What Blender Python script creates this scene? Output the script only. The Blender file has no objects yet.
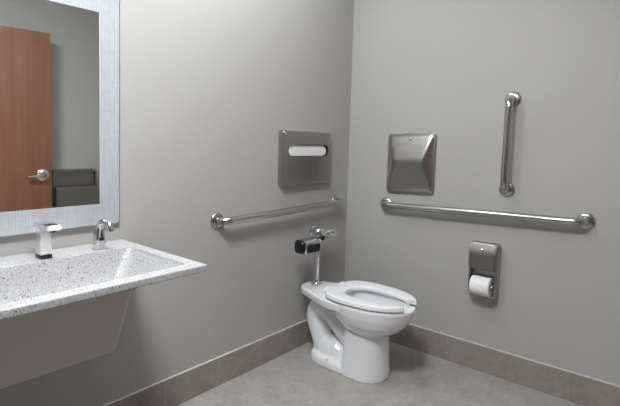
import bpy, bmesh, math
from mathutils import Vector, Matrix
V = Vector
PI = math.pi
scene = bpy.context.scene
COL = scene.collection

# ------------------------------------------------------------------ materials
def new_mat(name, base=(.8,.8,.8), rough=.5, metal=0., coat=0., spec=.5):
    m = bpy.data.materials.new(name); m.use_nodes = True
    b = m.node_tree.nodes['Principled BSDF']
    b.inputs['Base Color'].default_value = (*base, 1)
    b.inputs['Roughness'].default_value = rough
    b.inputs['Metallic'].default_value = metal
    b.inputs['Specular IOR Level'].default_value = spec
    if coat:
        b.inputs['Coat Weight'].default_value = coat
        b.inputs['Coat Roughness'].default_value = .06
    return m, m.node_tree.nodes, m.node_tree.links, b

def ramp(N, stops):
    r = N.new('ShaderNodeValToRGB'); e = r.color_ramp.elements
    while len(e) < len(stops): e.new(.5)
    for el, (p, c) in zip(e, stops):
        el.position = p; el.color = (*c, 1)
    return r

def noise(N, L, scale, detail=4, stretch=None, rough=.5):
    tc = N.new('ShaderNodeTexCoord'); n = N.new('ShaderNodeTexNoise')
    n.inputs['Scale'].default_value = scale; n.inputs['Detail'].default_value = detail
    n.inputs['Roughness'].default_value = rough
    if stretch:
        mp = N.new('ShaderNodeMapping'); mp.inputs['Scale'].default_value = stretch
        L.new(tc.outputs['Object'], mp.inputs['Vector']); L.new(mp.outputs['Vector'], n.inputs['Vector'])
    else:
        L.new(tc.outputs['Object'], n.inputs['Vector'])
    return n

def bump(N, L, b, src, strength, dist):
    bp = N.new('ShaderNodeBump'); bp.inputs['Strength'].default_value = strength
    bp.inputs['Distance'].default_value = dist
    L.new(src, bp.inputs['Height']); L.new(bp.outputs['Normal'], b.inputs['Normal'])

def math_node(N, L, op, a, b=None, c=None):
    n = N.new('ShaderNodeMath'); n.operation = op
    for i, v in enumerate((a, b, c)):
        if v is None: continue
        if isinstance(v, (int, float)): n.inputs[i].default_value = v
        else: L.new(v, n.inputs[i])
    return n.outputs[0]

def joint_mask(N, L, axis, origin, pitch, width, src=None):
    """1 on the grout lines that cross an axis every pitch metres"""
    if src is None:
        tc = N.new('ShaderNodeTexCoord'); src = tc.outputs['Object']
    sp = N.new('ShaderNodeSeparateXYZ'); L.new(src, sp.inputs[0])
    v = math_node(N, L, 'SUBTRACT', sp.outputs[axis], origin)
    v = math_node(N, L, 'DIVIDE', v, pitch)
    v = math_node(N, L, 'ADD', v, .5)
    v = math_node(N, L, 'FRACT', v)
    v = math_node(N, L, 'SUBTRACT', v, .5)
    v = math_node(N, L, 'ABSOLUTE', v)
    return math_node(N, L, 'LESS_THAN', v, width / pitch / 2)

def mix_color(N, L, fac, a, b):
    m = N.new('ShaderNodeMix'); m.data_type = 'RGBA'
    if isinstance(fac, float): m.inputs['Factor'].default_value = fac
    else: L.new(fac, m.inputs['Factor'])
    for k, v in (('A', a), ('B', b)):
        s = [i for i in m.inputs if i.name == k and i.type == 'RGBA'][0]
        if isinstance(v, tuple): s.default_value = (*v, 1)
        else: L.new(v, s)
    return [o for o in m.outputs if o.type == 'RGBA'][0]

def make_paint():
    m, N, L, b = new_mat('greige_wall_paint', (.43,.415,.39), .5, spec=.35)
    n = noise(N, L, 1.2, 3)
    r = ramp(N, [(.3,(.418,.412,.398)), (.7,(.438,.432,.418))])
    L.new(n.outputs['Fac'], r.inputs['Fac']); L.new(r.outputs['Color'], b.inputs['Base Color'])
    f = noise(N, L, 260, 2); bump(N, L, b, f.outputs['Fac'], .06, .002)
    return m

def tile_material(name, axes, dark, light, grout, rough=.5):
    m, N, L, b = new_mat(name, light, rough, spec=.4)
    n = noise(N, L, 9, 8, rough=.65)
    n2 = noise(N, L, 45, 5, rough=.7)
    s = math_node(N, L, 'MULTIPLY_ADD', n2.outputs['Fac'], .45, None)
    N_add = s.node; L.new(math_node(N, L, 'MULTIPLY', n.outputs['Fac'], .55), N_add.inputs[2])
    r = ramp(N, [(.36, dark), (.64, light)])
    L.new(s, r.inputs['Fac'])
    mask = None
    for ax, o, p, w in axes:
        k = joint_mask(N, L, ax, o, p, w)
        mask = k if mask is None else math_node(N, L, 'MAXIMUM', mask, k)
    c = mix_color(N, L, mask, r.outputs['Color'], grout)
    L.new(c, b.inputs['Base Color'])
    inv = math_node(N, L, 'SUBTRACT', 1., mask)
    bump(N, L, b, inv, .25, .002)
    return m

def steel_material(name, base=(.42,.405,.385), rough=.28, stretch=(3,3,300)):
    m, N, L, b = new_mat(name, base, rough, 1.)
    n = noise(N, L, 1., 3, stretch)
    mr = N.new('ShaderNodeMapRange')
    mr.inputs['To Min'].default_value = rough - .03; mr.inputs['To Max'].default_value = rough + .05
    L.new(n.outputs['Fac'], mr.inputs['Value']); L.new(mr.outputs['Result'], b.inputs['Roughness'])
    bump(N, L, b, n.outputs['Fac'], .012, .001)
    return m

def wood_material():
    m, N, L, b = new_mat('red_brown_wood_veneer', (.22,.08,.045), .42, coat=.15)
    n = noise(N, L, 1., 6, (26, 26, 1.3), .6)
    r = ramp(N, [(.3,(.19,.075,.047)), (.55,(.235,.096,.061)), (.75,(.265,.114,.075))])
    L.new(n.outputs['Fac'], r.inputs['Fac']); L.new(r.outputs['Color'], b.inputs['Base Color'])
    return m

def terrazzo_material():
    m, N, L, b = new_mat('speckled_white_terrazzo', (.6,.6,.62), .45)
    tc = N.new('ShaderNodeTexCoord')
    def chips(scale, thr, off):
        mp = N.new('ShaderNodeMapping'); mp.inputs['Location'].default_value = off
        L.new(tc.outputs['Object'], mp.inputs['Vector'])
        v = N.new('ShaderNodeTexVoronoi'); v.inputs['Scale'].default_value = scale
        L.new(mp.outputs['Vector'], v.inputs['Vector'])
        sc = N.new('ShaderNodeSeparateColor'); L.new(v.outputs['Color'], sc.inputs[0])
        pick = math_node(N, L, 'LESS_THAN', sc.outputs[0], thr)
        near = math_node(N, L, 'LESS_THAN', v.outputs['Distance'], .42)
        return math_node(N, L, 'MULTIPLY', pick, near)
    n = noise(N, L, 260, 3)
    r = ramp(N, [(.35,(.37,.37,.38)), (.65,(.49,.49,.50))])
    L.new(n.outputs['Fac'], r.inputs['Fac'])
    c = mix_color(N, L, chips(330, .26, (3,1,2)), r.outputs['Color'], (.19,.185,.19))
    c = mix_color(N, L, chips(260, .14, (7,4,1)), c, (.62,.62,.635))
    c = mix_color(N, L, chips(190, .07, (0,9,5)), c, (.06,.055,.06))
    L.new(c, b.inputs['Base Color'])
    return m

def mosaic_material():
    m, N, L, b = new_mat('pale_glass_mosaic', (.62,.67,.72), .22, .35, coat=.8)
    kx = joint_mask(N, L, 0, -1.628, .0105, .0013)
    kz = joint_mask(N, L, 2, .885, .0375, .0011)
    k = math_node(N, L, 'MAXIMUM', kx, kz)
    n = noise(N, L, 1., 2, (80, 80, 27))
    r = ramp(N, [(.35,(.60,.64,.69)), (.65,(.67,.71,.755))])
    L.new(n.outputs['Fac'], r.inputs['Fac'])
    L.new(mix_color(N, L, k, r.outputs['Color'], (.50,.54,.585)), b.inputs['Base Color'])
    bump(N, L, b, math_node(N, L, 'SUBTRACT', 1., k), .3, .001)
    return m

def soft_material(name, base, rough, scale=20, amp=.06, coat=0., metal=0.):
    m, N, L, b = new_mat(name, base, rough, metal, coat)
    n = noise(N, L, scale, 4)
    lo = tuple(c*(1-amp) for c in base); hi = tuple(min(1, c*(1+amp)) for c in base)
    r = ramp(N, [(.3, lo), (.7, hi)])
    L.new(n.outputs['Fac'], r.inputs['Fac']); L.new(r.outputs['Color'], b.inputs['Base Color'])
    return m

PITCH = .303
M = dict(
    paint=make_paint(),
    bounce_cut=soft_material('dark_grey_bounce_cut', (.10,.10,.105), .6, 3),  # made-up dark tone, keeps bounce light low under the sink
    ceiling=soft_material('white_ceiling_tile', (.78,.78,.76), .9, 60),
    floor=tile_material('grey_stone_floor_tile', ((0,-.492,PITCH*2,.003),(1,-.741,PITCH*2,.003)), (.285,.265,.24), (.42,.398,.368), (.30,.28,.26), .45),
    base_x=tile_material('taupe_skirting_tile_back', ((0,-.492,PITCH,.003),), (.255,.226,.198), (.345,.312,.278), (.42,.39,.355), .5),
    base_y=tile_material('taupe_skirting_tile_side', ((1,-.741,PITCH,.003),), (.255,.226,.198), (.345,.312,.278), (.215,.19,.168), .5),
    trim=soft_material('light_caulk', (.62,.60,.57), .5),
    steel=steel_material('satin_stainless_steel'),
    steel_bar=soft_material('satin_stainless_bar', (.51,.50,.48), .22, 30, .02, metal=1.),
    steel_dark=steel_material('brushed_stainless_cabinet', (.36,.34,.31), .36),
    chrome=soft_material('polished_chrome', (.72,.72,.74), .05, 5, .01, metal=1.),
    satin=soft_material('satin_chrome', (.93,.93,.95), .28, 5, .01, metal=1.),
    porcelain=soft_material('white_vitreous_china', (.85,.865,.90), .12, 6, .01, coat=.6),
    seat=soft_material('white_seat_plastic', (.86,.872,.90), .22, 6, .01, coat=.2),
    terrazzo=terrazzo_material(),
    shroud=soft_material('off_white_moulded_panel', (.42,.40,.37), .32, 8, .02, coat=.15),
    mosaic=mosaic_material(),
    wood=wood_material(),
    black=soft_material('black_plastic', (.008,.008,.009), .22, 10, .1),
    slot=soft_material('dark_slot_interior', (.03,.03,.03), .7),
    paper=soft_material('white_tissue_paper', (.86,.86,.87), .9, 90, .03),
    cap=soft_material('white_bolt_cap', (.7,.66,.64), .3),
)
mm, N_, L_, B_ = new_mat('mirror_silvered_glass', (.86,.88,.87), .0, 1.)
nn = noise(N_, L_, 3, 2); rr = ramp(N_, [(0,(.85,.87,.86)), (1,(.87,.89,.88))])
L_.new(nn.outputs['Fac'], rr.inputs['Fac']); L_.new(rr.outputs['Color'], B_.inputs['Base Color'])
M['mirror'] = mm
def lamp_mat(name, strength, col=(1,.97,.93)):
    m, N, L, b = new_mat(name, (.9,.9,.9), .4)
    b.inputs['Emission Color'].default_value = (*col, 1)
    b.inputs['Emission Strength'].default_value = strength
    return m

# ------------------------------------------------------------------ mesh helpers
def fin(bm):
    bmesh.ops.remove_doubles(bm, verts=bm.verts, dist=1e-6)
    bmesh.ops.recalc_face_normals(bm, faces=bm.faces)
    return bm

def obj(name, bm, mat, root=None, parent=None, smooth=True, label=None, weighted=True):
    """links one mesh; bm is in world coordinates, root is the thing's Empty (or mesh) it belongs to"""
    fin(bm)
    off = V(root['base']) if root is not None else V((0,0,0))
    if root is not None: bmesh.ops.translate(bm, verts=bm.verts, vec=-off)
    me = bpy.data.meshes.new(name); bm.to_mesh(me); bm.free()
    o = bpy.data.objects.new(name, me); COL.objects.link(o)
    me.materials.append(mat)
    if smooth:
        for p in me.polygons: p.use_smooth = True
        me.set_sharp_from_angle(angle=math.radians(38))
        if weighted:
            md = o.modifiers.new('normals', 'WEIGHTED_NORMAL'); md.keep_sharp = True
    p = parent if parent is not None else root
    if p is not None: o.parent = p
    if label: o['label'] = label
    return o

def thing(name, label, cat, loc, group=None):
    o = bpy.data.objects.new(name, None); COL.objects.link(o)
    o.empty_display_size = .05
    o.location = loc; o['base'] = list(loc); o['label'] = label; o['category'] = cat
    if group: o['group'] = group
    return o

def tag(o, label, cat, group=None):
    o['label'] = label; o['category'] = cat
    if group: o['group'] = group
    return o

def struct(name, bm, mat, smooth=False):
    o = obj(name, bm, mat, smooth=smooth); o['kind'] = 'structure'; return o

def box(bm, lo, hi, bev=0., seg=3):
    lo, hi = V(lo), V(hi)
    b2 = bmesh.new(); bmesh.ops.create_cube(b2, size=1)
    for v in b2.verts: v.co = V([(lo[i]+hi[i])/2 + v.co[i]*(hi[i]-lo[i]) for i in range(3)])
    if bev: bmesh.ops.bevel(b2, geom=list(b2.edges), offset=bev, segments=seg, profile=.5, affect='EDGES')
    merge(bm, b2)

def merge(bm, b2):
    me = bpy.data.meshes.new('tmp'); b2.to_mesh(me); b2.free(); bm.from_mesh(me); bpy.data.meshes.remove(me)

def loft(bm, loops, cap=True, closed=False):
    rings = [[bm.verts.new(p) for p in lp] for lp in loops]
    n = len(rings[0])
    pairs = list(zip(rings[:-1], rings[1:]))
    if closed: pairs.append((rings[-1], rings[0]))
    for a, b in pairs:
        for i in range(n):
            j = (i+1) % n
            bm.faces.new((a[i], a[j], b[j], b[i]))
    if cap and not closed:
        bm.faces.new(rings[0]); bm.faces.new(rings[-1])

def rrect(cx, cy, w, d, r, z=0., k=6):
    pts = []
    r = min(r, w/2-1e-5, d/2-1e-5)
    for sx, sy, a0 in ((1,1,0), (-1,1,PI/2), (-1,-1,PI), (1,-1,1.5*PI)):
        ox, oy = cx+sx*(w/2-r), cy+sy*(d/2-r)
        for i in range(k+1):
            a = a0+PI/2*i/k
            pts.append(V((ox+r*math.cos(a), oy+r*math.sin(a), z)))
    return pts

def frame(d, up=V((0,0,1))):
    d = V(d).normalized()
    if abs(d.dot(up)) > .98: up = V((1,0,0))
    a = d.cross(up).normalized(); return a, a.cross(d).normalized(), d

def sweep(bm, path, radius, n=16, cap=True):
    path = [V(p) for p in path]
    rad = radius if isinstance(radius, (list, tuple)) else [radius]*len(path)
    a, b, _ = frame(path[1]-path[0])
    loops = []; t0 = (path[1]-path[0]).normalized()
    for i, p in enumerate(path):
        t = (path[min(i+1,len(path)-1)]-path[max(i-1,0)]).normalized()
        q = t0.rotation_difference(t); a = q @ a; b = q @ b; t0 = t
        loops.append([p + (a*math.cos(2*PI*j/n)+b*math.sin(2*PI*j/n))*rad[i] for j in range(n)])
    loft(bm, loops, cap)

def lathe(bm, origin, axis, prof, n=28):
    """prof: (distance along axis, radius)"""
    a, b, d = frame(axis); o = V(origin)
    loft(bm, [[o + d*h + (a*math.cos(2*PI*j/n)+b*math.sin(2*PI*j/n))*max(r,1e-4) for j in range(n)] for h, r in prof])

def spline(pts, k=8):
    pts = [V(p) for p in pts]; out = []
    P = [pts[0]*2-pts[1]] + pts + [pts[-1]*2-pts[-2]]
    for i in range(1, len(P)-2):
        for j in range(k):
            t = j/k; p0,p1,p2,p3 = P[i-1],P[i],P[i+1],P[i+2]
            out.append(.5*((2*p1)+(p2-p0)*t+(2*p0-5*p1+4*p2-p3)*t*t+(3*p1-p0-3*p2+p3)*t**3))
    out.append(pts[-1]); return out

def round_path(pts, r, k=7):
    pts = [V(p) for p in pts]; out = [pts[0]]
    for i in range(1, len(pts)-1):
        p, a, b = pts[i], (pts[i-1]-pts[i]).normalized(), (pts[i+1]-pts[i]).normalized()
        for j in range(k+1):
            t = j/k; s, e = p+a*r, p+b*r
            out.append(s*(1-t)**2 + p*2*t*(1-t) + e*t*t)
    out.append(pts[-1]); return out

def plate(bm, poly, axis, lo, hi, bev=0., seg=3):
    """polygon in the plane of the two other axes, extruded along axis between lo and hi"""
    o = [i for i in range(3) if i != axis]
    def mk(p, h):
        v = [0,0,0]; v[o[0]] = p[0]; v[o[1]] = p[1]; v[axis] = h; return V(v)
    b2 = bmesh.new(); loft(b2, [[mk(p, lo) for p in poly], [mk(p, hi) for p in poly]])
    bmesh.ops.recalc_face_normals(b2, faces=b2.faces)
    if bev:
        e = [e for e in b2.edges if all(abs(v.co[axis]-hi) < 1e-6 for v in e.verts)]
        bmesh.ops.bevel(b2, geom=e, offset=bev, segments=seg, profile=.5, affect='EDGES')
    merge(bm, b2)

def rr2(x0, x1, z0, z1, r, k=6):
    return [(p.x, p.y) for p in rrect((x0+x1)/2, (z0+z1)/2, x1-x0, z1-z0, r, 0, k)]

def raw(bm, name='tmp'):
    fin(bm); me = bpy.data.meshes.new(name); bm.to_mesh(me); bm.free()
    o = bpy.data.objects.new(name, me); COL.objects.link(o); return o

def evaluated(o, drop=()):
    """bm of an object with its modifiers applied; the helpers are deleted"""
    dg = bpy.context.evaluated_depsgraph_get(); dg.update()
    me = bpy.data.meshes.new_from_object(o.evaluated_get(dg))
    bm = bmesh.new(); bm.from_mesh(me); bpy.data.meshes.remove(me)
    for x in (o, *drop):
        d = x.data; bpy.data.objects.remove(x); bpy.data.meshes.remove(d)
    return bm

def cut(bm, *cutters):
    o = raw(bm); cs = [raw(c) for c in cutters]
    for c in cs:
        md = o.modifiers.new('b', 'BOOLEAN'); md.operation = 'DIFFERENCE'; md.solver = 'EXACT'; md.object = c
    return evaluated(o, cs)

# ------------------------------------------------------------------ the room
XL, YF, H = -3.1, -2.48, 2.5          # left wall, front wall (behind the camera), ceiling
T = .1
bm = bmesh.new(); box(bm, (XL-T, YF-1.5, -.1), (T, T, 0)); struct('floor', bm, M['floor'])
bm = bmesh.new(); box(bm, (XL-T, YF-1.5, H), (T, T, H+.1)); struct('ceiling', bm, M['ceiling'])
bm = bmesh.new(); box(bm, (XL-T, 0, 0), (T, T, H)); struct('wall_back', bm, M['paint'])
bm = bmesh.new(); box(bm, (0, YF-1.5, 0), (T, 0, H)); struct('wall_right', bm, M['paint'])
bm = bmesh.new(); box(bm, (XL-T, YF-1.5, 0), (XL, 0, H)); struct('wall_left', bm, M['bounce_cut'])  # unseen wall, its dark colour added to absorb bounce
DX0, DX1, DH = -2.84, -1.90, 2.06     # the doorway in the front wall
bm = bmesh.new()
box(bm, (XL, YF-T, 0), (DX0, YF, H)); box(bm, (DX1, YF-T, 0), (0, YF, H)); box(bm, (DX0, YF-T, DH), (DX1, YF, H))
struct('wall_front', bm, M['paint'])
bm = bmesh.new(); box(bm, (XL, YF-1.6, 0), (0, YF-1.5, H)); struct('wall_hall', bm, M['paint'])
bm = bmesh.new()
for a, b in (((DX0-.045, YF, 0), (DX0, YF+.015, DH+.045)), ((DX1, YF, 0), (DX1+.045, YF+.015, DH+.045)), ((DX0, YF, DH), (DX1, YF+.015, DH+.045))):
    box(bm, a, b, .003, 2)
struct('trim_3', bm, M['steel_dark'])
HB, TB = .1425, .009
def skirting(name, lo, hi, mat, trim=None, tlo=None, thi=None):
    bm = bmesh.new(); box(bm, lo, hi, .0015, 2); struct(name, bm, mat)
    if trim:
        bm = bmesh.new(); box(bm, tlo, thi, .001, 2); struct(trim, bm, M['trim'])
skirting('baseboard_back', (XL, -TB, 0), (-TB, 0, HB), M['base_x'], 'trim_1', (XL, -TB+.0005, HB), (-TB, 0, HB+.0045))
skirting('baseboard_right', (-TB, YF, 0), (0, 0, HB), M['base_y'], 'trim_2', (-TB+.0005, YF, HB), (0, 0, HB+.0045))
skirting('baseboard_left', (XL, YF, 0), (XL+TB, -TB, HB), M['base_y'])
skirting('baseboard_front', (DX1+.045, YF, 0), (-TB, YF+TB, HB), M['base_x'])

# door leaf, swung open against the front wall, hinged at its left edge
hx, hy, W = -1.868, YF+.05, .915
ang = math.radians(5.5)
def leaf(p):                          # along the leaf, through its thickness, up
    c, s = math.cos(ang), math.sin(ang)
    return V((hx + p[0]*c - p[1]*s, hy + p[0]*s + p[1]*c, p[2]))
def to_leaf(bm):
    for v in bm.verts: v.co = leaf(v.co)
    return bm
bm = bmesh.new(); box(bm, (0, 0, .01), (W, .044, 2.045), .002, 2); to_leaf(bm)
door = struct('door_1', bm, M['wood'])
door['base'] = [0,0,0]
bm = bmesh.new()
lathe(bm, (W-.07, .044, .902), (0,1,0), [(0,.050),(.008,.050),(.014,.044),(.02,.022),(.045,.015),(.052,.013),(.053,0)])
sweep(bm, round_path([(W-.07,.05,.902), (W-.07,.092,.902), (W-.19,.092,.892)], .02), [.011]*9+[.008], 12)
obj('lever_handle', to_leaf(bm), M['chrome'], door, label='satin chrome lever handle')
for z in (.25, 1.05, 1.8):
    bm = bmesh.new(); lathe(bm, (-.004, .03, z), (0,0,1), [(0,.007),(.1,.007)]); obj('hinge', to_leaf(bm), M['steel'], door)

# ------------------------------------------------------------------ grab bars
def grab_bar(p0, p1, nrm, label, group, so=.057, r=.019, bend=.048, fr=.040):
    p0, p1, nrm = V(p0), V(p1), V(nrm)
    t = thing('grab_bar', label, 'grab bar', p0, group)
    bm = bmesh.new()
    sweep(bm, round_path([p0+nrm*.004, p0+nrm*so, p1+nrm*so, p1+nrm*.004], bend, 9), r, 20)
    obj('rail', bm, M['steel_bar'], t)
    for p in (p0, p1):
        bm = bmesh.new()
        lathe(bm, p, nrm, [(0,fr),(.003,fr),(.0065,fr-.0015),(.010,fr-.006),(.0125,fr-.012),(.0135,r+.001),(.0135,r-.004)], 36)
        obj('flange', bm, M['steel_bar'], t)
    return t
GB = 'satin steel wall grab bars'
grab_bar((-1.113,0,.834), (-.135,0,.854), (0,-1,0), 'horizontal steel grab bar on the wall behind the toilet, below the seat cover dispenser', GB)
grab_bar((0,-.292,.856), (0,-1.355,.886), (-1,0,0), 'long horizontal steel grab bar on the wall beside the toilet, above the paper roll', GB)
grab_bar((0,-.997,1.470), (0,-.994,1.007), (-1,0,0), 'short vertical steel grab bar high on the right wall', GB)

# ------------------------------------------------------------------ seat cover dispenser on the back wall
X0, X1, Z0, Z1, D = -.686, -.246, .978, 1.286, .036
t = thing('seat_cover_dispenser', 'flat steel box with a wide oval slot on the wall above the toilet', 'dispenser', (-.48,0,Z0))
bm = bmesh.new(); plate(bm, rr2(X0,X1,Z0,Z1,.016), 1, 0, -D, .010, 4)
c1 = bmesh.new(); plate(c1, rr2(-.642,-.275,1.143,1.209,.0325,8), 1, -.013, -.08)
obj('housing', cut(bm, c1), M['steel'], t)
bm = bmesh.new(); plate(bm, rr2(-.642,-.275,1.143,1.209,.0325,8), 1, -.012, -.0135); obj('slot_back', bm, M['slot'], t, label='black slot interior')
bm = bmesh.new(); lathe(bm, (X0+.016,-D,Z1-.016), (0,-1,0), [(-.004,.006),(.002,.006),(.004,.003),(.0042,0)]); obj('rivet', bm, M['chrome'], t, label='bright corner rivet')
t = thing('paper_seat_covers', 'folded white paper seat covers showing in the slot of the steel dispenser', 'paper', (-.48,-.03,1.145))
bm = bmesh.new()
for i in range(5):                     # folded sheets, each lip a little proud of the last
    z0, z1 = 1.1445+.0006*i, 1.2080-.0022*i*i*.5
    loops = []
    for s in range(25):
        u = s/24; x = -.640+.350*u
        e = min(1, min(u,1-u)*10); dz = (1-math.sqrt(max(0,1-(1-e)**2)))*.026
        y = -.018-.0032*i-.0015*math.sin(u*9+i*1.7)
        loops.append([V((x,y+.002,z0+dz)), V((x,y-.0012,z0+dz)), V((x,y-.0022,(z0+z1)/2)), V((x,y-.0012,max(z1-dz,z0+dz+.001)+.002*math.sin(u*6+i))), V((x,y+.002,max(z1-dz,z0+dz+.001)))])
    loft(bm, loops)
obj('folded_sheets', bm, M['paper'], t)

# ------------------------------------------------------------------ disposal with a hipped steel door, right wall
t = thing('napkin_disposal', 'square steel disposal with a raised hipped door above the long grab bar', 'disposal', (0,-.447,.902))
def sheared(bm, y0, k):                # hangs a touch off level, as in the photograph
    for v in bm.verts: v.co.z += (v.co.y-y0)*k
    return bm
KY = -.03
bm = bmesh.new(); plate(bm, rr2(-.599,-.294,.932,1.294,.022), 0, 0, -.012, .006, 3)
obj('frame', sheared(bm,-.447,KY), M['steel'], t)
# door: a pillow of four facets that meet in a level ridge
NU, NV = 28, 32
y0, y1, z0, z1 = -.589, -.304, .944, 1.284
bm = bmesh.new(); grid = []
def sstep(a): a = max(0,min(1,a)); return a*a*(3-2*a)
for i in range(NU+1):
    row = []
    for j in range(NV+1):
        u, v = i/NU, j/NV
        y, z = y0+(y1-y0)*u, z0+(z1-z0)*v
        du = min(u,1-u)/.205; dv = (v/.54) if v < .54 else (1-v)/.46
        h = .006 + .043*(lambda q: q*(1.25-.25*q))(min(1,du,dv))
        h = min(h, .049)
        edge = min(min(u,1-u)*(y1-y0), min(v,1-v)*(z1-z0))
        h *= min(1, .25+edge/.006)
        cy = max(0, abs(y-(y0+y1)/2)-((y1-y0)/2-.016)); cz = max(0, abs(z-(z0+z1)/2)-((z1-z0)/2-.016))
        if cy and cz:
            l = math.hypot(cy,cz)
            if l > .016:
                y -= math.copysign(cy-cy*.016/l, y-(y0+y1)/2); z -= math.copysign(cz-cz*.016/l, z-(z0+z1)/2)
        row.append(bm.verts.new((-.011-h, y, z)))
    grid.append(row)
for i in range(NU):
    for j in range(NV): bm.faces.new((grid[i][j],grid[i+1][j],grid[i+1][j+1],grid[i][j+1]))
per = [grid[i][0] for i in range(NU+1)]+[grid[NU][j] for j in range(1,NV+1)]+[grid[i][NV] for i in range(NU-1,-1,-1)]+[grid[0][j] for j in range(NV-1,0,-1)]
back = [bm.verts.new((-.006, v.co.y, v.co.z)) for v in per]
for i in range(len(per)):
    j = (i+1)%len(per); bm.faces.new((per[i],per[j],back[j],back[i]))
bm.faces.new(back)
bmesh.ops.smooth_vert(bm, verts=[v for r in grid[1:-1] for v in r[1:-1]], factor=.5, use_axis_x=True)
bmesh.ops.smooth_vert(bm, verts=[v for r in grid[1:-1] for v in r[1:-1]], factor=.5, use_axis_x=True)
dr = obj('door', sheared(bm,-.447,KY), M['steel'], t)
bm = bmesh.new(); lathe(bm, (-.028,-.447,1.262), (-1,0,.35), [(-.006,.0075),(.003,.0075),(.0045,.005),(.0046,0)], 16)
obj('lock', bm, M['steel_dark'], t, parent=dr)
# pressed outline of the push flap on the upper facet
def door_h(y, z):
    u, v = (y-y0)/(y1-y0), (z-z0)/(z1-z0)
    du = min(u,1-u)/.205; dv = (v/.54) if v < .54 else (1-v)/.46
    return .011 + .006 + .043*(lambda q: q*(1.25-.25*q))(min(1,du,dv))
pts = [V((-door_h(a,b)+.0012, a, b)) for a, b in rr2(-.532,-.362,1.135,1.226,.018,5)]
bm = bmesh.new(); sweep(bm, pts+[pts[0]], .0022, 8, False); obj('flap_outline', sheared(bm,-.447,KY), M['steel'], t, parent=dr)

# ------------------------------------------------------------------ toilet paper dispenser, right wall
Y0, Y1, Z0, Z1, D = -.985, -.838, .427, .716, .062
t = thing('toilet_paper_dispenser', 'upright steel dispenser below the long grab bar, holding a white roll', 'dispenser', (0,-.912,Z0))
k = V((0,0,0))
bm = bmesh.new(); plate(bm, rr2(Y0,Y1,Z0,Z1,.02), 0, 0, -D+.006, .008, 3)
c1 = bmesh.new(); box(c1, (-.2,Y0+.013,Z0+.012), (-.006,Y1-.010,Z0+.152))
obj('housing', cut(bm, c1), M['steel'], t)
bm = bmesh.new()                       # hood: curved front over the upper half
prof = [(-D+.008, Z0+.150), (-D-.010, Z0+.150), (-D-.017, Z0+.154)]
for i in range(9):
    a = i/8; prof.append((-D-.017+.004*a+.018*max(0,a-.55)**1.4*2.6, Z0+.158+(Z1-Z0-.163)*a))
prof += [(-D+.008, Z1-.004)]
b2 = bmesh.new(); loft(b2, [[V((x,Y0+.008,z)) for x,z in prof], [V((x,Y1-.004,z)) for x,z in prof]])
bmesh.ops.recalc_face_normals(b2, faces=b2.faces)
bmesh.ops.bevel(b2, geom=[e for e in b2.edges if abs(e.verts[0].co.y-e.verts[1].co.y)<1e-6 and max(e.verts[0].co.x,e.verts[1].co.x)<-D+.004], offset=.007, segments=3, affect='EDGES', clamp_overlap=True)
merge(bm, b2)
hood = obj('hood', bm, M['steel'], t)
bm = bmesh.new(); lathe(bm, (-D-.012,-.907,Z0+.252), (-1,0,.1), [(-.004,.010),(.003,.010),(.0045,.007),(.0046,0)], 18); obj('lock', bm, M['chrome'], t, parent=hood, label='bright round lock')
bm = bmesh.new(); lathe(bm, (-.058,Y0+.0125,.487), (0,1,0), [(0,.022),(.004,.022),(.006,.012),(.122,.012),(.124,0)], 20)
obj('spindle', bm, M['steel_dark'], t)
bm = bmesh.new(); box(bm, (-D-.004,Y0+.008,Z0+.004), (-D+.008,Y1-.006,Z0+.016), .003); obj('lip', bm, M['steel'], t)
t = thing('toilet_paper_roll', 'white toilet paper roll in the lower half of the steel dispenser', 'toilet paper', (-.058,-.912,.437))
bm = bmesh.new()
ro, ri, ya, yb = .0500, .0185, -.962, -.864
prof = [(ya,ri),(ya,ro-.002),(ya+.002,ro),(yb-.002,ro),(yb,ro-.002),(yb,ri)]
loft(bm, [[V((-.058+r*math.cos(2*PI*j/40), y, .487+r*math.sin(2*PI*j/40))) for j in range(40)] for y, r in prof], closed=True)
obj('paper', bm, M['paper'], t)
bm = bmesh.new()
prof = [(ya+.001,ri-.0012),(ya+.001,ri+.0003),(yb-.001,ri+.0003),(yb-.001,ri-.0012)]
loft(bm, [[V((-.058+r*math.cos(2*PI*j/24), y, .487+r*math.sin(2*PI*j/24))) for j in range(24)] for y, r in prof], closed=True)
obj('core', bm, soft_material('brown_card_core', (.35,.26,.18), .9), t)
bm = bmesh.new()                       # loose tail of the sheet hugging the front of the roll
loops = []
for i in range(15):
    a = PI*(.62+.55*i/14); r = ro+.0012
    loops.append([V((-.058+(r+q)*math.cos(a), y, .487+(r+q)*math.sin(a))) for y, q in ((ya+.001,0),(yb-.001,0),(yb-.001,.0009),(ya+.001,.0009))])
loft(bm, loops); obj('loose_sheet', bm, M['paper'], t)

# ------------------------------------------------------------------ toilet
TX = -.453
def tw(p): return V((TX+p[0], -p[1], p[2]))
def egg(z, yc, w, af, ab, e=2., eb=None, n=56):
    eb = eb or e; out = []
    for i in range(n):
        a = 2*PI*i/n; s, c = math.sin(a), math.cos(a)
        ee = e if c >= 0 else eb
        x = w*math.copysign(abs(s)**(2/ee), s)
        y = yc + (af if c >= 0 else ab)*math.copysign(abs(c)**(2/ee), c)
        out.append(tw((x, y, z)))
    return out
tank = bmesh.new()
# bowl
loft(tank, [egg(.232,.47,.090,.11,.08), egg(.249,.47,.118,.143,.12), egg(.273,.47,.143,.180,.16), egg(.306,.468,.163,.215,.19), egg(.345,.465,.177,.240,.215), egg(.385,.463,.184,.256,.225), egg(.398,.463,.184,.256,.225), egg(.403,.463,.179,.251,.22)])
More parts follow.
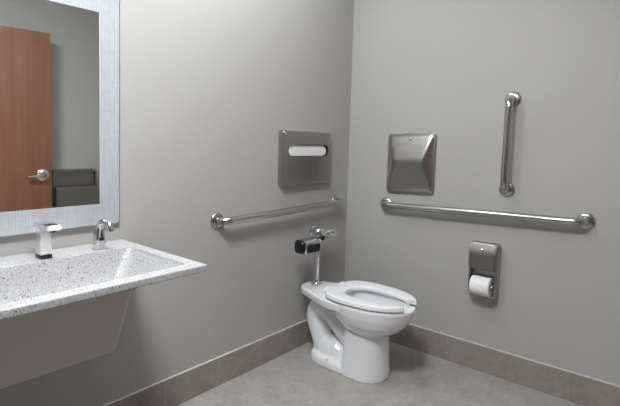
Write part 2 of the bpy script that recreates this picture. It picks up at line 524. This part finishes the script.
# deck that carries the flush valve spud
def deck(z, g=0., dy=0.):
    prof = [(.034,.028),(.040,.052),(.056,.074),(.082,.091),(.12,.107),(.17,.130),(.22,.150),(.27,.168),(.32,.178),(.38,.180),(.42,.17)]
    r = [(max(w-g,.01), y+dy*(1-min(1,(y-.02)/.3))) for y, w in prof]
    return [tw((x,y,z)) for x,y in r] + [tw((-x,y,z)) for x,y in reversed(r)]
loft(tank, [deck(.295,.085,.06), deck(.325,.055,.04), deck(.346,.026,.018), deck(.356,.004,.002), deck(.392,0,0), deck(.398,.004,.003)])
# pedestal and foot
loft(tank, [egg(0,.450,.125,.139,.085,2.3,5), egg(.03,.450,.124,.137,.085,2.3,5), egg(.10,.450,.120,.131,.080,2.3,5), egg(.18,.450,.117,.129,.075,2.3,5), egg(.26,.452,.116,.128,.075,2.2,5)])
loft(tank, [egg(0,.328,.123,.24,.210,2.3,2.6), egg(.034,.328,.121,.238,.207,2.3,2.6), egg(.048,.328,.113,.23,.197,2.3,2.6), egg(.053,.328,.09,.21,.17,2.3,2.6)])
# exposed trapway and outlet
sweep(tank, [tw(p) for p in spline([(0,.44,.13),(0,.37,.16),(0,.30,.215),(0,.235,.270),(0,.175,.292),(0,.132,.262),(0,.128,.205),(0,.155,.14),(0,.178,.08),(0,.185,.0)], 6)],
      [.058,.058,.059]+[.062+.0*i for i in range(52)], 22)
sweep(tank, [tw(p) for p in spline([(0,.19,.045),(0,.25,.06),(0,.31,.05),(0,.38,.04)], 6)], [.075,.078,.08,.082,.083,.083,.083,.083,.082,.08,.078,.075,.072,.07,.068,.066,.065,.064,.064], 20)
loft(tank, [egg(.10,.38,.05,.06,.06), egg(.20,.38,.055,.09,.07), egg(.30,.38,.075,.11,.09)])
# nothing below the floor
o = raw(tank)
md = o.modifiers.new('r','REMESH'); md.mode = 'VOXEL'; md.voxel_size = .0045; md.use_smooth_shade = True
md = o.modifiers.new('s','SMOOTH'); md.factor = .5; md.iterations = 6
cav = bmesh.new()
loft(cav, [egg(.19,.45,.03,.05,.05), egg(.23,.45,.065,.10,.085), egg(.29,.462,.098,.155,.135), egg(.35,.466,.122,.190,.165), egg(.378,.466,.128,.197,.170), egg(.45,.466,.124,.194,.168)])
co = raw(cav)
md = o.modifiers.new('b','BOOLEAN'); md.operation = 'DIFFERENCE'; md.solver = 'EXACT'; md.object = co
tb = evaluated(o, (co,))
bmesh.ops.bisect_plane(tb, geom=tb.verts[:]+tb.edges[:]+tb.faces[:], plane_co=(0,0,.0005), plane_no=(0,0,-1), clear_outer=True)
bmesh.ops.holes_fill(tb, edges=[e for e in tb.edges if e.is_boundary])
toilet = thing('toilet', 'white elongated floor toilet with an open-front seat in the corner', 'toilet', (TX,-.37,0))
obj('bowl', tb, M['porcelain'], toilet, weighted=False)
bm = bmesh.new()
n = 64; t0 = .36; loops = []
for i in range(n+1):
    a = t0 + (2*PI-2*t0)*i/n; s, c = math.sin(a), math.cos(a)
    def q(yc,w,af,ab,e,eb):
        ee = e if c >= 0 else eb
        return V((w*math.copysign(abs(s)**(2/ee),s), yc+(af if c>=0 else ab)*math.copysign(abs(c)**(2/ee),c), 0))
    O = q(.463,.187,.258,.215,2.05,3.2); I = q(.47,.104,.225,.135,2.1,2.3)
    if i in (0, n): O.x = math.copysign(.066, O.x); I.x = math.copysign(.060, I.x)
    d = O-I; zb, zt = .4115, .4345
    sec = [(0,zb),(1,zb),(1.0,zb+.012),(.975,zt-.004),(.90,zt),(.25,zt-.001),(.07,zt-.004),(0,zt-.011)]
    loops.append([tw((*(I+d*f).xy, z)) for f, z in sec])
loft(bm, loops)
obj('seat', bm, M['seat'], toilet)
for sx, sy in ((-.15,.40),(.15,.40),(-.115,.64),(.115,.64)):
    bm = bmesh.new(); lathe(bm, tw((sx,sy,.4015)), (0,0,1), [(0,.010),(.0105,.010)], 14); obj('seat_bumper', bm, M['seat'], toilet)
for sx in (-.07,.07):
    bm = bmesh.new(); sweep(bm, [tw((sx-.022,.235,.4155)), tw((sx+.022,.235,.4155))], .0115, 14); box(bm, tw((sx-.016,.250,.4015)), tw((sx+.016,.222,.412)), .002, 2)
    obj('seat_hinge', bm, M['seat'], toilet)
for sx in (-.106,.106):
    bm = bmesh.new(); lathe(bm, tw((sx,.285,.038)), (0,0,1), [(0,.013),(.008,.0125),(.014,.009),(.016,.003),(.0161,0)], 16); obj('bolt_cap', bm, M['cap'], toilet)

# ------------------------------------------------------------------ flush valve
FX, FY = -.452, -.112
t = thing('flush_valve', 'chrome sensor flush valve with a black sensor box rising from the toilet', 'flush valve', (FX,FY,.398))
bm = bmesh.new(); lathe(bm, (FX,FY,.3985), (0,0,1), [(0,.033),(.010,.033),(.014,.029),(.018,.026),(.024,.026),(.026,.020),(.034,.0185),(.035,.0)], 28); obj('spud_flange', bm, M['chrome'], t)
bm = bmesh.new(); sweep(bm, [(FX,FY,.43),(FX,FY,.53),(FX,FY,.64)], .0165, 20); obj('flush_tube', bm, M['chrome'], t)
bm = bmesh.new(); lathe(bm, (FX+.006,FY,.625), (0,0,1), [(0,.020),(.004,.025),(.018,.025),(.022,.022),(.030,.022),(.040,.033),(.052,.037),(.066,.037),(.067,.041),(.080,.041),(.0805,.037),(.092,.037),(.103,.030),(.110,.018),(.113,.005),(.1135,0)], 32); obj('valve_body', bm, M['chrome'], t)
bm = bmesh.new(); lathe(bm, (FX+.0,FY-.026,.681), (-.45,-1,0), [(0,.014),(.016,.014),(.020,.011),(.0201,0)], 18); obj('override_button', bm, M['black'], t, label='black override button')
bm = bmesh.new(); lathe(bm, (FX+.006,FY,.6775), (0,0,1), [(0,.0335),(0,.0385),(.006,.0385),(.006,.0335)], 32); obj('groove_shade', bm, M['black'], t, label='black ring standing in for the shaded groove under the cap')  # added black ring, shade of the groove put into its colour
# stop: tailpiece, horizontal body with a cap, supply stub to the wall
bm = bmesh.new(); lathe(bm, (FX+.02,FY,.690), (1,0,0), [(0,.015),(.022,.015),(.023,.022),(.038,.022),(.039,.017),(.05,.017)], 24); obj('tailpiece', bm, M['chrome'], t)
bm = bmesh.new(); lathe(bm, (FX+.068,FY,.688), (1,0,0), [(0,.018),(.006,.026),(.040,.027),(.046,.022),(.052,.022),(.053,.027),(.072,.027),(.079,.022),(.083,.012),(.0835,0)], 28)
stop = obj('control_stop', bm, M['chrome'], t)
bm = bmesh.new(); sweep(bm, [(FX+.092,FY+.01,.688),(FX+.092,-.002,.688)], .0155, 18); lathe(bm, (FX+.092,-.0005,.688), (0,-1,0), [(0,.034),(.004,.034),(.012,.026),(.016,.0165),(.0161,0)], 26)
obj('supply_pipe', bm, M['chrome'], t, parent=stop)
# sensor box: chrome shell, black face
R3 = Matrix.Rotation(math.radians(-4), 3, 'Z')
def sb(bm):
    for v in bm.verts: v.co = R3 @ (v.co-V((-.55,FY,.645))) + V((-.545,FY-.012,.648))
    return bm
bm = bmesh.new(); loops = []
for x, s in ((-.635,.35),(-.632,.62),(-.624,.85),(-.61,.96),(-.59,1.),(-.545,1.02),(-.515,1.),(-.497,.9)):
    loops.append([V((x, FY+p.x*s, .645+p.y*s)) for p in rrect(0,0,.076,.076,.020)])
loft(bm, loops)
sh = obj('sensor_box', sb(bm), M['chrome'], t)
bm = bmesh.new(); plate(bm, rr2(-.606,-.501,.612,.660,.010), 1, FY-.03, FY-.0412, .004, 2); obj('sensor_window', sb(bm), M['black'], t, parent=sh, label='glossy black sensor window')
bm = bmesh.new(); loops = []
for x, s in ((-.643,.30),(-.641,.66),(-.634,.86),(-.626,.95),(-.621,.96)):
    loops.append([V((x, FY+p.x*s, .645+p.y*s)) for p in rrect(0,0,.077,.077,.020)])
loft(bm, loops); obj('end_cap', sb(bm), M['black'], t, parent=sh, label='black rounded end cap')
bm = bmesh.new(); sweep(bm, [(-.50,FY,.668),(FX,FY,.668)], .018, 16); obj('connector', bm, M['chrome'], t)

# ------------------------------------------------------------------ mirror
MX0, MX1, MZ0, MZ1, FW = -2.40, -1.628, .885, 1.765, .080
t = thing('wall_mirror', 'wall mirror in a pale glass mosaic frame above the sink', 'mirror', ((MX0+MX1)/2,0,MZ0))
bm = bmesh.new()
for lo, hi in (((MX0,MZ0),(MX1,MZ0+FW)), ((MX0,MZ1-FW),(MX1,MZ1)), ((MX0,MZ0+FW),(MX0+FW,MZ1-FW)), ((MX1-FW,MZ0+FW),(MX1,MZ1-FW))):
    box(bm, (lo[0],-.014,lo[1]), (hi[0],0,hi[1]))
obj('frame', bm, M['mosaic'], t, smooth=False, label='pale bluish glass mosaic frame')
bm = bmesh.new(); box(bm, (MX0+FW,-.0125,MZ0+FW), (MX1-FW,-.002,MZ1-FW)); obj('mirror_glass', bm, M['mirror'], t, smooth=False)
bm = bmesh.new(); box(bm, (MX0-.002,-.017,MZ0-.004), (MX1+.002,0,MZ0), .001, 2); box(bm, (MX1,-.015,MZ0), (MX1+.002,0,MZ1)); box(bm, (MX0-.002,-.015,MZ0), (MX0,0,MZ1)); box(bm, (MX0-.002,-.015,MZ1), (MX1+.002,0,MZ1+.002))
obj('edge_trim', bm, M['steel'], t, smooth=False)

# ------------------------------------------------------------------ sink
SX0, SX1, SY, ST, SB = -2.42, -1.607, -.542, .813, .790
cx, cy, w, d = (SX0+SX1)/2, SY/2, SX1-SX0, -SY
t = thing('wall_sink', 'speckled white wall-hung sink with a broad rim under the mirror', 'sink', (cx,-.001,.53))
bm = bmesh.new()
bx0, bx1, by0, by1 = SX0+.045, SX1-.048, -.492, -.150
bcx, bcy, bw, bd = (bx0+bx1)/2, (by0+by1)/2, bx1-bx0, by1-by0
def hole(l, r_, bk, ft, z, rad):
    return rrect((bx0+l+bx1-r_)/2, (by0+ft+by1-bk)/2, bx1-r_-bx0-l, by1-bk-by0-ft, rad, z)
inner = [(0,0,0,.806,.026), (.004,.003,.008,.799,.028), (.010,.006,.040,.789,.032), (.019,.011,.085,.774,.036), (.031,.018,.130,.754,.038),
         (.045,.027,.165,.734,.038), (.064,.040,.190,.711,.036), (.095,.060,.205,.690,.030), (.145,.085,.210,.680,.02), (.19,.10,.215,.677,.010)]
outer = [(x-.008,bk-.008,ft-.008,z-.009,rad) for x,bk,ft,z,rad in inner[2:]]
loops = [hole(x,x,bk,ft,z,rad) for x,bk,ft,z,rad in reversed(outer)]
loops += [hole(-.006,-.006,-.008,-.004,SB-.001,.03), rrect(cx,cy,w-.006,d-.006,.006,SB), rrect(cx,cy,w,d,.008,SB+.003), rrect(cx,cy,w,d,.008,ST-.005), rrect(cx,cy,w-.003,d-.003,.007,ST-.0015), rrect(cx,cy,w-.010,d-.010,.006,ST),
          hole(-.005,-.005,-.004,-.004,ST,.024), hole(-.001,-.001,-.001,-.001,ST-.0015,.022)]
loops += [hole(x,x,bk,ft,z,rad) for x,bk,ft,z,rad in inner]
for lp in loops:
    for p in lp: p.y = min(p.y, -.0015)
loft(bm, loops)
obj('basin', bm, M['terrazzo'], t)
bm = bmesh.new(); lathe(bm, ((bx0+bx1)/2,by0+.2285,.676), (0,0,1), [(0,.020),(.003,.019),(.0035,.016),(.0015,.014),(.0015,0)], 24); obj('drain', bm, M['chrome'], t)
bm = bmesh.new()
px0, px1 = SX0+.20, -1.822
def pan(z, yf, t=.008):
    out = [V((px1+(-.0), yf+.075, z))]
    r = .030
    for i in range(9):
        a = -PI/2*i/8; out.append(V((px1-r+r*math.cos(a), yf+r+r*math.sin(a), z)))
    for i in range(9):
        a = -PI/2-PI/2*i/8; out.append(V((px0+r+r*math.cos(a), yf+r+r*math.sin(a), z)))
    out.append(V((px0, yf+.075, z)))
    ins = [V((px0+t, yf+.075, z))]
    for i in range(9):
        a = -PI+PI/2*i/8; ins.append(V((px0+r+(r-t)*math.cos(a), yf+r+(r-t)*math.sin(a), z)))
    for i in range(9):
        a = -PI/2+PI/2*i/8; ins.append(V((px1-r+(r-t)*math.cos(a), yf+r+(r-t)*math.sin(a), z)))
    ins.append(V((px1-t, yf+.075, z)))
    return out+ins
loops = [pan(.532,-.352), pan(.536,-.362), pan(.542,-.3665), pan(.60,-.394), pan(.68,-.432), pan(.776,-.477)]
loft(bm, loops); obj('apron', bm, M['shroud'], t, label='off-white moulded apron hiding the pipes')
for x in (px0+.03, px1-.05):
    bm = bmesh.new(); box(bm, (x,-.352,.555), (x+.02,-.0005,.615), .002, 2); obj('bracket', bm, M['steel_dark'], t)

# ------------------------------------------------------------------ faucet and soap dispenser
fx, fo = -1.950, .013
t = thing('sensor_faucet', 'square chrome sensor faucet with a flat spout on the back rim of the sink', 'faucet', (fx,-.115,ST))
bm = bmesh.new(); box(bm, (fx-.019,-.141+fo,ST), (fx+.019,-.098+fo,ST+.013), .002, 2); obj('base_band', bm, M['black'], t, label='black band at the foot')
bm = bmesh.new(); box(bm, (fx-.018,-.140+fo,ST+.013), (fx+.018,-.099+fo,ST+.108), .003, 3); obj('body', bm, M['satin'], t)
bm = bmesh.new()
sec = [(-.088,.104),(-.088,.118),(-.150,.121),(-.199,.1195),(-.207,.1115),(-.206,.103),(-.150,.106)]
b2 = bmesh.new(); loft(b2, [[V((fx-.022,y+fo,ST+z)) for y,z in sec], [V((fx+.022,y+fo,ST+z)) for y,z in sec]])
bmesh.ops.recalc_face_normals(b2, faces=b2.faces); bmesh.ops.bevel(b2, geom=list(b2.edges), offset=.0022, segments=2, affect='EDGES'); merge(bm, b2)
obj('spout', bm, M['chrome'], t)
bm = bmesh.new(); lathe(bm, (fx,-.188+fo,ST+.103), (0,0,1), [(-.006,.008),(-.006,.010),(.003,.010)], 16); obj('aerator', bm, M['black'], t)
sx, sy = -1.760, -.110
t = thing('soap_dispenser', 'small chrome soap dispenser with a hooked spout, right of the faucet', 'soap dispenser', (sx,sy,ST))
bm = bmesh.new(); loops = []
for z, ww, dd, oy in ((0,.040,.036,0),(.004,.042,.038,0),(.025,.040,.037,0),(.05,.036,.035,0),(.072,.031,.032,-.001),(.086,.026,.029,-.004)):
    loops.append(rrect(sx, sy+oy, ww, dd, .011, ST+z, 5))
loft(bm, loops); obj('body', bm, M['chrome'], t)
bm = bmesh.new(); pth = spline([(sx,sy-.004,ST+.078),(sx,sy-.010,ST+.094),(sx+.004,sy-.030,ST+.102),(sx+.008,sy-.052,ST+.097),(sx+.010,sy-.064,ST+.083),(sx+.0105,sy-.067,ST+.073)], 6)
sweep(bm, pth, [.0140-.003*i/(len(pth)-1) for i in range(len(pth))], 18); obj('spout', bm, M['chrome'], t)
bm = bmesh.new(); plate(bm, rr2(sx-.009,sx+.009,ST+.034,ST+.046,.003), 1, sy-.014, sy-.0195, .001, 2); obj('sensor_window', bm, M['black'], t, label='small black sensor window')
bm = bmesh.new(); loft(bm, [rrect(sx,sy,.046,.042,.012,ST,5), rrect(sx,sy,.046,.042,.012,ST+.004,5)]); obj('base_ring', bm, M['chrome'], t)

# ------------------------------------------------------------------ paper towel unit, seen in the mirror
ux0, ux1, uz0, uz1 = -.905, -.462, .30, .935
t = thing('paper_towel_unit', 'dark steel paper towel and waste unit reflected in the mirror beside the door', 'dispenser', ((ux0+ux1)/2,YF,uz0))
bm = bmesh.new(); plate(bm, rr2(ux0,ux1-.048,uz0,uz1,.02), 1, YF, YF+.055, .006, 3)
c1 = bmesh.new(); box(c1, (ux0+.02,YF+.012,.70), (ux1-.066,YF+.2,uz1-.02), .008, 2)
obj('cabinet', cut(bm, c1), M['steel_dark'], t)
bm = bmesh.new(); box(bm, (ux0,YF+.056,uz0+.01), (ux1-.018,YF+.125,.785), .012, 3)
obj('waste_bin', bm, M['steel_dark'], t)

# ------------------------------------------------------------------ lamps (above the frame)
def ceiling_lamp(x, y, g, power, label):
    t = thing('ceiling_light', label, 'ceiling light', (x,y,H), 'surface mounted ceiling lights')
    bm = bmesh.new(); box(bm, (x-g-.015,y-g-.015,H-.03), (x+g+.015,y+g+.015,H-.0005), .003, 2); obj('base', bm, M['ceiling'], t)
    bm = bmesh.new(); box(bm, (x-g,y-g,H-.075), (x+g,y+g,H-.03), .01, 2); obj('diffuser', bm, lamp_mat('lamp_diffuser', power, (.965,.985,1)), t)
ceiling_lamp(-2.1, -1.0, .22, 76., 'large square ceiling light in front of the mirror')
ceiling_lamp(-1.2, -.3, .15, 28., 'square ceiling light between the sink and the toilet')
ceiling_lamp(-.6, -.3, .10, 12., 'small square ceiling light above the toilet')

# ------------------------------------------------------------------ world, camera, view
w = bpy.data.worlds.new('world'); scene.world = w; w.use_nodes = True
w.node_tree.nodes['Background'].inputs['Color'].default_value = (.5,.5,.52,1)
w.node_tree.nodes['Background'].inputs['Strength'].default_value = .05
f, yaw, pitch, roll = 468.73, .8552, -.0736, .0269
fw = V((math.sin(yaw)*math.cos(pitch), math.cos(yaw)*math.cos(pitch), math.sin(pitch)))
r = V((math.cos(yaw), -math.sin(yaw), 0)); u = r.cross(fw)
r2 = r*math.cos(roll)+u*math.sin(roll); u2 = u*math.cos(roll)-r*math.sin(roll)
cd = bpy.data.cameras.new('camera'); cam = bpy.data.objects.new('camera', cd); COL.objects.link(cam)
mat = Matrix((r2, u2, -fw)).transposed().to_4x4(); mat.translation = V((-2.5796,-1.7365,1.2206)); cam.matrix_world = mat
cd.sensor_width = 36; cd.lens = f/620*36; cd.shift_x = 19.93/620; cd.shift_y = -26.11/620; cd.clip_start = .02
scene.camera = cam
vs = scene.view_settings
vs.view_transform = 'Standard'; vs.look = 'None'; vs.gamma = 1; vs.use_curve_mapping = False; vs.exposure = 0.
